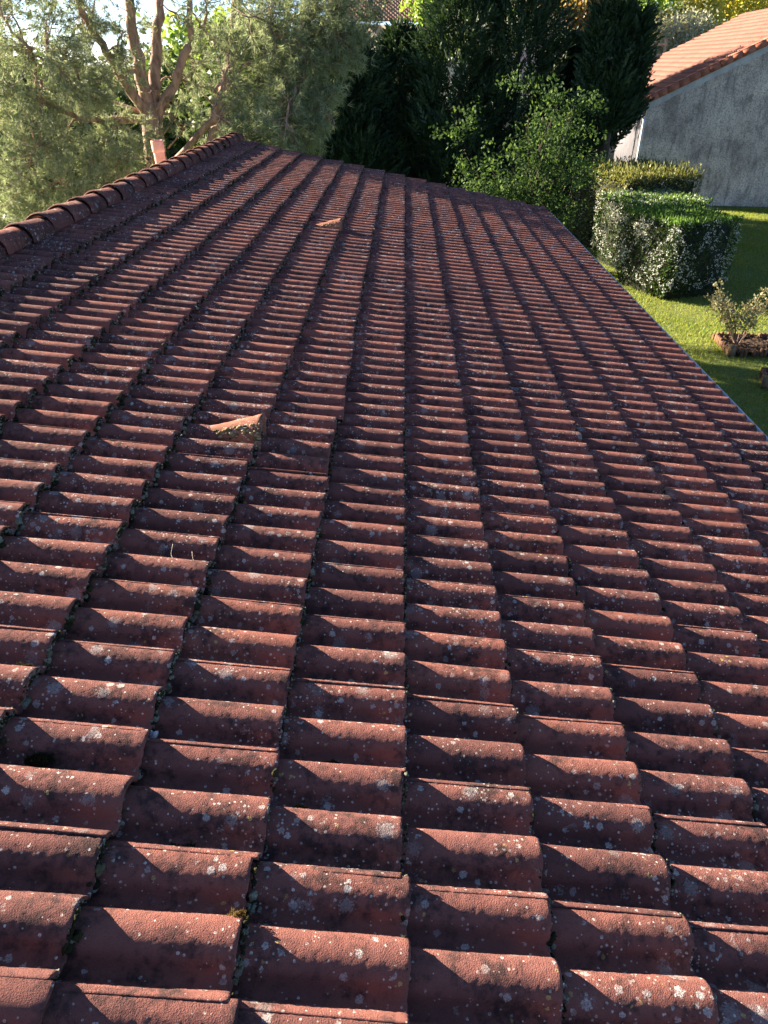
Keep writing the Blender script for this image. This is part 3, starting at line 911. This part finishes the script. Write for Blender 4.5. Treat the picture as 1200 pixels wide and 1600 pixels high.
def cypress(x, y, h, r, zb, label, nsp=2600, top=.55, trunk_r=.12, grp='dark cypress trees behind the roof', spires=None):
    root = thing('cypress_tree', label, 'tree', (x, y, 0), grp)
    g = Geo(); g.tube(np.array([[0, 0, 0], [.03, .02, h*.45], [0, 0, h*.92]]), [trunk_r, trunk_r*.7, .02], 8)
    link('trunk', g.mesh('cypress_trunk', True), M['dark_bark'], root)
    sp = spires or [(0, 0, 1.0, 1.0)]
    cs, ax, sz = [], [], []
    for sx, sy, sr, sh in sp:
        n = int(nsp/len(sp)); f = rng.uniform(0, 1, n)**.9
        z = zb + (h*sh - zb)*f
        prof = np.minimum(1.0, (1 - f)**top * 1.25) * np.minimum(1, .55 + f*3)
        th = rng.uniform(0, 2*np.pi, n)
        lob = 1 + .16*np.sin(th*3 + x*2 + z*1.3) + .12*np.sin(th*5 - z*2.3 + y)
        rr = r*sr*prof*lob*np.sqrt(rng.uniform(.30, 1.0, n))
        out = np.stack([np.cos(th), np.sin(th), np.zeros(n)], 1)
        c = out*rr[:,None]; c[:,0] += sx; c[:,1] += sy; c[:,2] = z
        cs.append(c); ax.append(unit(out*.75 + np.array([0, 0, .72]) + rng.normal(0, .28, (n, 3)))); sz.append(rng.uniform(.28, .55, n))
    cs = np.concatenate(cs); ax = np.concatenate(ax); sz = np.concatenate(sz)
    g = Geo(); side = unit(np.cross(ax, rng.normal(size=ax.shape)))
    for i in range(8):
        f = i/7; s_ = (-1)**i
        dirn = unit(ax + side*s_*(.75 - .6*f))
        c = cs + ax*(sz*(f - .35))[:,None] + side*(s_*sz*.12*(1 - f))[:,None]
        g.leaves(c, dirn, sz*(.42 - .12*f), sz*.13, np.cross(side, ax) + rng.normal(0, .25, ax.shape))
    link('crown', g.mesh('cypress_crown'), M['cypress'], root)
for px, D, h, r, lab in (
        (545, 26.6, 5.4, 1.6, 'dark cypress half hidden behind the right edge of the pines'),
        (625, 27.6, 5.5, 1.6, 'dark cypress directly below the striped far roof'),
        (715, 26.9, 7.3, 1.65, 'dark cypress with sunlit top right of the striped far roof'),
        (800, 27.4, 8.0, 1.65, 'tall dark cypress directly behind the leafy green shrub'),
        (872, 28.2, 5.3, 1.25, 'dark cypress between the leafy shrub and the columnar cypress')):
    P = at_d(px, 200, D); cypress(P[0], P[1], h, r*1.18, .25, lab, 4600)
P = at_d(950, 200, 25.3)
cypress(P[0], P[1], 6.25, .85, 2.9, 'columnar cypress with several spires beside the neighbouring house', 3200, .30, .15, None,
        [(-.62, 0, .50, .96), (-.05, .1, .52, 1.0), (.52, 0, .48, .93), (.0, -.25, .7, .78)])
P = at_d(935, 250, 26.4)
cypress(P[0], P[1], 5.6, .85, 2.3, 'slim cypress trunk and crown just left of the columnar cypress', 1200, .4, .10, None)

def leafy(root_name, label, cat, base, clumps, nleaf, lsize, mat, stems, bark, spread=.22, group=None, upw=.2):
    root = thing(root_name, label, cat, base, group)
    g = Geo()
    for P, r0, r1 in stems: g.tube(smooth_path(np.asarray(P) - base, 9), np.linspace(r0, r1, 9), 6)
    if stems: link('trunk' if cat == 'tree' else 'stem', g.mesh('stems', True), bark, root)
    clumps = np.asarray(clumps) - base
    c = np.repeat(clumps, nleaf, 0); c = c + rng.normal(0, spread, c.shape)*np.array([1, 1, .75])
    ax = unit(rng.normal(size=c.shape) + np.array([0, 0, upw]))
    g = Geo(); s_ = lsize*rng.uniform(.6, 1.25, len(c)); g.leaves(c, ax, s_, s_*.62)
    link('crown' if cat == 'tree' else 'foliage', g.mesh('foliage'), mat, root)
    return root
def ellipsoid_pts(C, R, n, shell=.55):
    v = unit(rng.normal(size=(n, 3))); lob = 1 + .18*np.sin(v[:,0]*5 + C[0]) * np.cos(v[:,2]*6 + C[1])
    return np.asarray(C) + v*np.asarray(R)*(lob*rng.uniform(shell, 1.0, n))[:,None]

# the fresh green shrub behind the roof end
M['fresh'] = leaf_material('fresh_green_leaves', [(.011, .029, .013), (.022, .05, .02), (.048, .09, .032), (.12, .19, .06)], .36, .7, 2.0, .08)
SD = 19.6
sb = at_d(835, 330, SD); sb = np.array([sb[0], sb[1], 0.0])
stems = []; tips = []
for i in range(26):
    a = rng.uniform(0, 2*np.pi); px = rng.uniform(725, 935); py = rng.uniform(140, 300)
    # rounded outline
    e = ((px-834)/105)**2 + ((py-235)/100)**2
    if e > 1: px = 834 + (px-834)/math.sqrt(e); py = 235 + (py-235)/math.sqrt(e)
    tip = at_d(px, py, SD + rng.uniform(-1.2, 1.2)); mid = (tip*.5 + sb*.5) + np.array([0, 0, .35]) + rng.normal(0, .18, 3)
    stems.append(([sb + rng.normal(0, .15, 3)*np.array([1, 1, 0]), mid, tip], .022, .006))
    P = smooth_path([sb, mid, tip], 12)
    for f in rng.uniform(.45, 1.0, 22):
        j = f*11; q = P[int(j)] + (P[min(int(j)+1, 11)] - P[int(j)])*(j-int(j))
        tips.append(q + rng.normal(0, .25, 3))
for x in ((700, 210), (720, 195), (735, 185), (930, 165), (915, 175), (900, 170), (800, 130), (840, 135), (870, 150), (775, 300), (800, 305), (745, 300), (720, 260), (735, 265)):
    q = at_d(x[0], x[1], SD - .4)
    for _ in range(7): tips.append(q + rng.normal(0, .14, 3))
leafy('leafy_shrub', 'round shrub with fresh bright green leaves behind the far roof corner', 'shrub', sb, np.array(tips), 15, .095, M['fresh'], stems, M['dark_bark'], .10)

# trees seen through and beyond the pines
M['mid_green'] = leaf_material('broad_leaves_mid', [(.03, .06, .018), (.06, .10, .03), (.10, .16, .04)], .35, .5, .7)
M['bright_green'] = leaf_material('broad_leaves_bright', [(.10, .18, .03), (.18, .28, .05), (.28, .38, .08)], .45, .5, .6)
M['yellow_green'] = leaf_material('yellow_leaves', [(.26, .27, .05), (.40, .38, .07), (.52, .46, .12)], .45, .5, .6)
M['olive'] = leaf_material('olive_leaves', [(.20, .22, .16), (.32, .34, .26), (.42, .43, .34)], .3, .5, .8)
def far_tree(px, py, D, R, label, mat, nl=46, n=170, ls=.28, group='garden trees in the distance', name='broadleaf_tree', trunk=.14):
    C = at_d(px, py, D); base = np.array([C[0], C[1], 0.0])
    pts = ellipsoid_pts(C, R, n)
    st = [([base, (base + C)/2 + rng.normal(0, .1, 3), C], trunk, .04)]
    for _ in range(5): st.append(([base*.4 + C*.6, C + rng.normal(0, .3, 3), pts[rng.integers(0, n)]], .05, .015))
    leafy(name, label, 'tree', base, pts, nl, ls, mat, st, M['dark_bark'], .32*R[0]/1.6, group)
BG = 'trees behind the pines'
far_tree(-10, 200, 27, (2.6, 2.0, 2.3), 'dark green tree behind the pine at the left edge', M['mid_green'], group=BG)
far_tree(110, 215, 30, (2.8, 2.0, 2.5), 'dark green tree behind the pine left of its trunk', M['mid_green'], group=BG)
far_tree(250, 200, 29, (2.4, 2.0, 2.2), 'dark green tree directly behind the forked pine trunk', M['mid_green'], group=BG)
far_tree(345, 120, 33, (2.0, 1.8, 2.0), 'bright green round tree top between the two pine trunks', M['bright_green'], group=BG)
far_tree(395, 215, 27, (2.2, 1.8, 2.2), 'dark green tree behind the leaning pine', M['mid_green'], group=BG)
far_tree(480, 190, 28, (2.2, 1.8, 2.6), 'dark green tree between the leaning pine and the cypresses', M['mid_green'], group=BG)
far_tree(960, 40, 52, (3.2, 3, 3.6), 'bright green tree above the spires of the columnar cypress', M['bright_green'])
far_tree(1000, 25, 60, (3.0, 3, 4.2), 'light green tree beside the palm', M['bright_green'])
far_tree(1062, 68, 47, (1.9, 1.6, 1.5), 'silvery olive tree beyond the neighbouring roof', M['olive'], ls=.18)
far_tree(1092, 42, 51, (1.2, 1.2, 3.0), 'narrow yellow conifer beside the olive tree', M['yellow_green'], ls=.2)
far_tree(1140, 15, 58, (3.4, 2.5, 2.6), 'yellow green bushes along the top right skyline', M['yellow_green'], ls=.24)
far_tree(1195, 5, 62, (3.0, 2.5, 2.6), 'pale yellow tree in the top right corner', M['yellow_green'], ls=.24)
far_tree(905, 30, 47, (1.6, 1.5, 2.2), 'reddish brown and green tree glimpsed between the cypresses', leaf_material('autumn_leaves', [(.20, .11, .06), (.30, .22, .09), (.24, .28, .08)], .35, .5, .8))
far_tree(740, 10, 34, (2.2, 1.6, 1.4), 'light green tree top peeping over the cypresses', M['bright_green'], ls=.2)
# palm
pc = at_d(1038, 30, 50); pbse = np.array([pc[0], pc[1], 0])
pr = thing('palm_tree', 'palm with arching fronds beyond the neighbouring roof', 'palm', pbse)
g = Geo(); g.tube(np.array([[0, 0, 0], [.05, 0, 2], [0, .05, pc[2]]]), [.28, .22, .2], 9); link('trunk', g.mesh('palm_trunk', True), M['pine_bark'], pr)
g = Geo()
for i in range(34):
    a = rng.uniform(0, 2*np.pi); L = rng.uniform(1.5, 2.2); el = rng.uniform(-.3, 1.2)
    s = np.linspace(0, 1, 12); P = np.stack([np.cos(a)*L*s*math.cos(el*.7), np.sin(a)*L*s*math.cos(el*.7), pc[2] + L*(math.sin(el)*s - .75*s**2)], 1)
    g.tube(P, np.linspace(.03, .008, 12), 4, False)
    for sd in (-1, 1):
        c = np.repeat(P[2:], 2, 0) + rng.normal(0, .03, (20, 3)); dv = unit(np.array([-np.sin(a), np.cos(a), 0])*sd*.8 + np.array([np.cos(a), np.sin(a), 0])*.6 + np.array([0, 0, -.35]) + rng.normal(0, .1, (20, 3)))
        g.leaves(c + dv*.2, dv, .45, .05)
link('crown', g.mesh('palm_fronds'), leaf_material('palm_fronds', [(.10, .13, .03), (.22, .22, .05), (.34, .30, .08)], .3), pr)
# weathered wooden ladder rack / garden post in the gap
wp = at_d(1030, 75, 44)
t = MT('weathered_wood'); n = t.noise(t.scaled(t.pos(), (1, 1, .2)), 8, 5, .6)
M['wood'] = t.fin(t.ramp(n.outputs['Fac'], [(.3, (.34, .24, .15)), (.7, (.55, .43, .28))]), .85)
g = Geo(); 
for sx in (-.35, .35): g.tube(np.array([[sx, 0, 0], [sx*.8, 0, wp[2]+.4]]), .07, 6)
for zz in np.arange(2.6, wp[2]+.4, .45): g.box((-.4, -.05, zz), (.4, .05, zz+.1))
o = link('garden_trellis', g.mesh('garden_trellis'), M['wood'], None, (wp[0], wp[1], 0)); tag(o, 'pale wooden garden trellis beyond the neighbouring roof beside the cypress spires', 'trellis')

# ------------------------------------------------------------------ clipped hedges
M['hedge'] = leaf_material('hedge_leaves', [(.018, .04, .014), (.035, .07, .02), (.075, .12, .035)], .28, .4, 2.2)
M['hedge_yellow'] = leaf_material('hedge_leaves_yellow', [(.07, .09, .028), (.13, .15, .045), (.24, .23, .08)], .38, .45, 2.2)
M['shoots'] = leaf_material('fresh_hedge_shoots', [(.05, .12, .02), (.09, .18, .032), (.15, .25, .055)], .42, .4, 3)
M['blossom'] = leaf_material('white_blossom', [(.30, .34, .28), (.50, .52, .46), (.68, .68, .62)], .25, .6, 4, .2, (1, 1, 1))
M['hedge_core'] = simple_noise_material('hedge_inner_shade', (.010, .014, .006), (.022, .026, .012), 9)  # near-black green: the shade between the leaves, put into the colour
def hedge(label, corner, phi, W, L, Ht, leafmat, flower=.35, shoots=1.0, dens=620, rough_top=.03, fl_top=.0):
    root = thing('clipped_hedge', label, 'hedge', corner, None, phi)
    g = Geo(); g.box((.14, .14, 0), (W-.14, L-.14, Ht-.16)); link('shade_core', g.mesh('hedge_core'), M['hedge_core'], root)  # opaque dark box added to stand in for shade inside the hedge
    gl, gf, gs = Geo(), Geo(), Geo()
    faces = [('x', 0, W, L), ('x', 1, W, L), ('y', 0, W, L), ('y', 1, W, L), ('z', 1, W, L)]
    for f, s_, _, _ in faces:
        A = {'x': L*Ht, 'y': W*Ht, 'z': W*L}[f]; n = int(A*dens)
        a, b = rng.uniform(0, 1, n), rng.uniform(0, 1, n)
        # bumpy clipped surface with sparse hollows
        dep = np.abs(rng.normal(0, .075, n)) + .07*np.sin(a*9 + W*3)*np.sin(b*7 + L) + .05*np.sin(a*23 + L)*np.sin(b*17 + W) - .02
        if f == 'x': P = np.stack([np.where(s_, W - dep, dep), a*L, b*Ht], 1); nv = np.array([1. if s_ else -1, 0, 0])
        if f == 'y': P = np.stack([a*W, np.where(s_, L - dep, dep), b*Ht], 1); nv = np.array([0, 1. if s_ else -1, 0])
        if f == 'z': P = np.stack([a*W, b*L, Ht - dep], 1); nv = np.array([0, 0, 1.])
        # rounded foot: the hedge narrows to the ground
        tap = np.clip((.55 - P[:,2])/.55, 0, 1)*.16
        P[:,0] = np.clip(P[:,0], tap, W - tap); P[:,1] = np.clip(P[:,1], tap, L - tap)
        ax = unit(nv*.6 + rng.normal(0, .7, (n, 3)) + np.array([0, 0, .3]))
        s = rng.uniform(.04, .075, n); gl.leaves(P, ax, s, s*.6)
        if f != 'z':
            m = int(A*dens*flower*1.2); a, b = rng.uniform(0, 1, m), rng.uniform(.12, 1, m)
            keep = (np.sin(a*11 + W)*np.sin(b*8 + 1.3) + .6*np.sin(a*29 + L)*np.sin(b*21) + rng.normal(0, .4, m)) > .15; a, b = a[keep], b[keep]; m = len(a)
            dep = rng.normal(-.01, .035, m)
            if f == 'x': P = np.stack([np.where(s_, W - dep, dep), a*L, b*Ht], 1)
            else: P = np.stack([a*W, np.where(s_, L - dep, dep), b*Ht], 1)
            tap = np.clip((.55 - P[:,2])/.55, 0, 1)*.16
            P[:,0] = np.clip(P[:,0], tap - .03, W - tap + .03); P[:,1] = np.clip(P[:,1], tap - .03, L - tap + .03)
            for q in range(3):
                ax = unit(rng.normal(size=(m, 3)) + nv*.4); gf.leaves(P + rng.normal(0, .018, (m, 3)), ax, rng.uniform(.025, .05, m), .024)
        else:
            m = int(A*900*shoots)
            if m:
                P = np.stack([rng.uniform(-.02, W+.02, m), rng.uniform(-.02, L+.02, m), Ht + rng.uniform(-.06, .05, m) + rough_top*rng.uniform(0, 1, m)**2*(.5 + .5*np.sin(np.arange(m)))], 1)
                gs.leaves(P, unit(rng.normal(0, .35, (m, 3)) + np.array([0, 0, 1.])), rng.uniform(.06, .13, m), .032)
            m = int(A*500*fl_top)
            if m:
                P = np.stack([rng.uniform(0, W, m), rng.uniform(0, L, m), Ht + rng.uniform(-.02, .06, m)], 1)
                gf.leaves(P, unit(rng.normal(size=(m, 3))), rng.uniform(.03, .055, m), .03)
    link('foliage', gl.mesh('hedge_foliage'), leafmat, root)
    if gf.n: link('blossom', gf.mesh('hedge_blossom'), M['blossom'], root)
    if gs.n: link('shoots', gs.mesh('hedge_shoots'), M['shoots'] if leafmat != M['hedge_yellow'] else leafmat, root)
hedge('clipped hedge block with fresh green top and white blossom, nearest the small flower bed', (5.85, 16.45, 0), .36, 1.75, 1.95, 1.68, M['hedge'], .42, 1.0)
hedge('hedge block with blossom on top and a sunlit left face, between the other two hedges', (5.72, 18.75, 0), .34, 2.1, 1.9, 1.68, M['hedge'], .40, .5, 620, .03, .5)
hedge('loose yellowish green hedge at the foot of the stained gable wall', (5.8, 20.65, 0), .34, 2.4, 2.6, 2.0, M['hedge_yellow'], .08, 1.3, 620, .3)

# ------------------------------------------------------------------ little flower bed with log edging, second bed at the edge of the picture
M['log'] = simple_noise_material('log_edging', (.10, .05, .03), (.20, .11, .06), 14, .85, .004)
M['post'] = simple_noise_material('weathered_post', (.14, .09, .05), (.25, .165, .09), 12)
M['soil'] = simple_noise_material('bed_soil', (.035, .022, .015), (.09, .055, .035), 16, .95, .03)
def bed(label, p0, phi, W, L, skip):
    root = thing('flower_bed', label, 'flower bed', p0, 'log edged beds on the lawn', phi)
    lm = []
    for s in range(3):
        g = Geo(); hh = .11 + .02*s; g.tube(np.array([[0, 0, -.05], [0, 0, hh-.01], [0, 0, hh]]), [.034, .034, .028], 9); me = g.mesh('log'); me.materials.append(M['log']); lm.append(me)
    path = []
    for i in range(int(W/.07)): path += [(i*.07, 0), (i*.07, L)]
    for i in range(1, int(L/.07)): path += [(0, i*.07), (W, i*.07)]
    for (x, y) in path:
        if skip(x, y): continue
        o = link('log', lm[rng.integers(0, 3)], None, root); o.location = (x + rng.normal(0, .005), y + rng.normal(0, .005), 0); o.rotation_euler = (rng.normal(0, .05), rng.normal(0, .05), 0)
    g = Geo(); g.box((-.05, -.06, -.02), (.07, .05, .20)); link('corner_post', g.mesh('corner_post'), M['post'], root)
    nx = 14; xs, ys = np.meshgrid(np.linspace(.03, W-.03, nx), np.linspace(.03, L-.03, nx)); zs = .05 + rng.uniform(-.02, .03, xs.shape)
    V = np.stack([xs.ravel(), ys.ravel(), zs.ravel()], 1); Q = [[r*nx+c, r*nx+c+1, (r+1)*nx+c+1, (r+1)*nx+c] for r in range(nx-1) for c in range(nx-1)]
    g = Geo(); g.add(V, None, Q)
    m = 260; g.leaves(np.stack([rng.uniform(.05, W-.05, m), rng.uniform(.05, L-.05, m), rng.uniform(.07, .11, m)], 1), unit(rng.normal(size=(m, 3))*np.array([1, 1, .3])), .06, .035)
    link('soil', g.mesh('soil'), M['soil'], root)
bp = at_z(1139, 556, 0)
bed('log edged flower bed with a square corner post around a sparse pale shrub', bp, -.06, 1.15, .95, lambda x, y: y == 0 and x > .1 and rng.random() < .25)
bp2 = at_z(1193, 606, 0)
bed('log edged bed at the right picture edge with only its corner showing', bp2, -.35, .9, .7, lambda x, y: False)
M['pale_leaf'] = leaf_material('pale_shrub_leaves', [(.15, .155, .085), (.25, .24, .14), (.36, .33, .21)], .35, .5, 3)
sc0 = bp + np.array([.30, .45, 0]); st, tp = [], []
for i in range(16):
    a = rng.uniform(0, 2*np.pi); L = rng.uniform(.55, 1.05)
    tip = sc0 + np.array([math.cos(a)*L*.78, math.sin(a)*L*.5, .25 + L*.75]); mid = (sc0 + tip)/2 + np.array([0, 0, .1])
    st.append(([sc0, mid, tip], .010, .003))
    P = smooth_path([sc0, mid, tip], 10)
    for j in (5, 6, 7, 8, 9, 9): tp.append(P[j] + rng.normal(0, .05, 3))
leafy('sparse_shrub', 'sparse shrub with pale leaves growing in the log edged flower bed', 'shrub', sc0, np.array(tp), 17, .06, M['pale_leaf'], st, M['pine_bark'], .055)

# ------------------------------------------------------------------ grass blades where the lawn is in view
M['grass'] = leaf_material('grass_blades', [(.10, .16, .022), (.17, .24, .035), (.27, .31, .05), (.40, .39, .08)], .42, .5, .8)
n = 260000
xy = np.stack([rng.uniform(3.0, 17, n), rng.uniform(8.5, 29, n)], 1)
q = project(np.concatenate([xy, np.zeros((n, 1))], 1)); keep = (q[:,0] > 830) & (q[:,0] < 1330) & (q[:,1] < 760)
lx = (xy[:,0] - NC[0])*nw[0] + (xy[:,1] - NC[1])*nw[1]; ly = (xy[:,0] - NC[0])*nl[0] + (xy[:,1] - NC[1])*nl[1]
keep &= ~((ly > .05) & (lx > .3))
xy = xy[keep]; n = len(xy)
ht = .045*rng.uniform(.5, 1.5, n)*(1 + .5*np.sin(xy[:,0]*2.3)*np.sin(xy[:,1]*1.9) + .5*(rng.random(n) < .06))
c = np.concatenate([xy, np.zeros((n, 1))], 1)
ax = unit(rng.normal(0, .45, (n, 3))*np.array([1, 1, 0]) + np.array([0, 0, 1.])); w = unit(np.cross(ax, rng.normal(size=(n, 3))))*.006
g = Geo(); g.tris(c - w, c + w, c + ax*ht[:,None])
o = link('grass', g.mesh('grass'), M['grass']); tag(o, 'short grass blades of the sunny lawn', 'grass', kind='stuff')
print('grass', n)
tot = sum(len(o.data.polygons) for o in bpy.data.objects if o.type == 'MESH')
print('POLYS', tot)
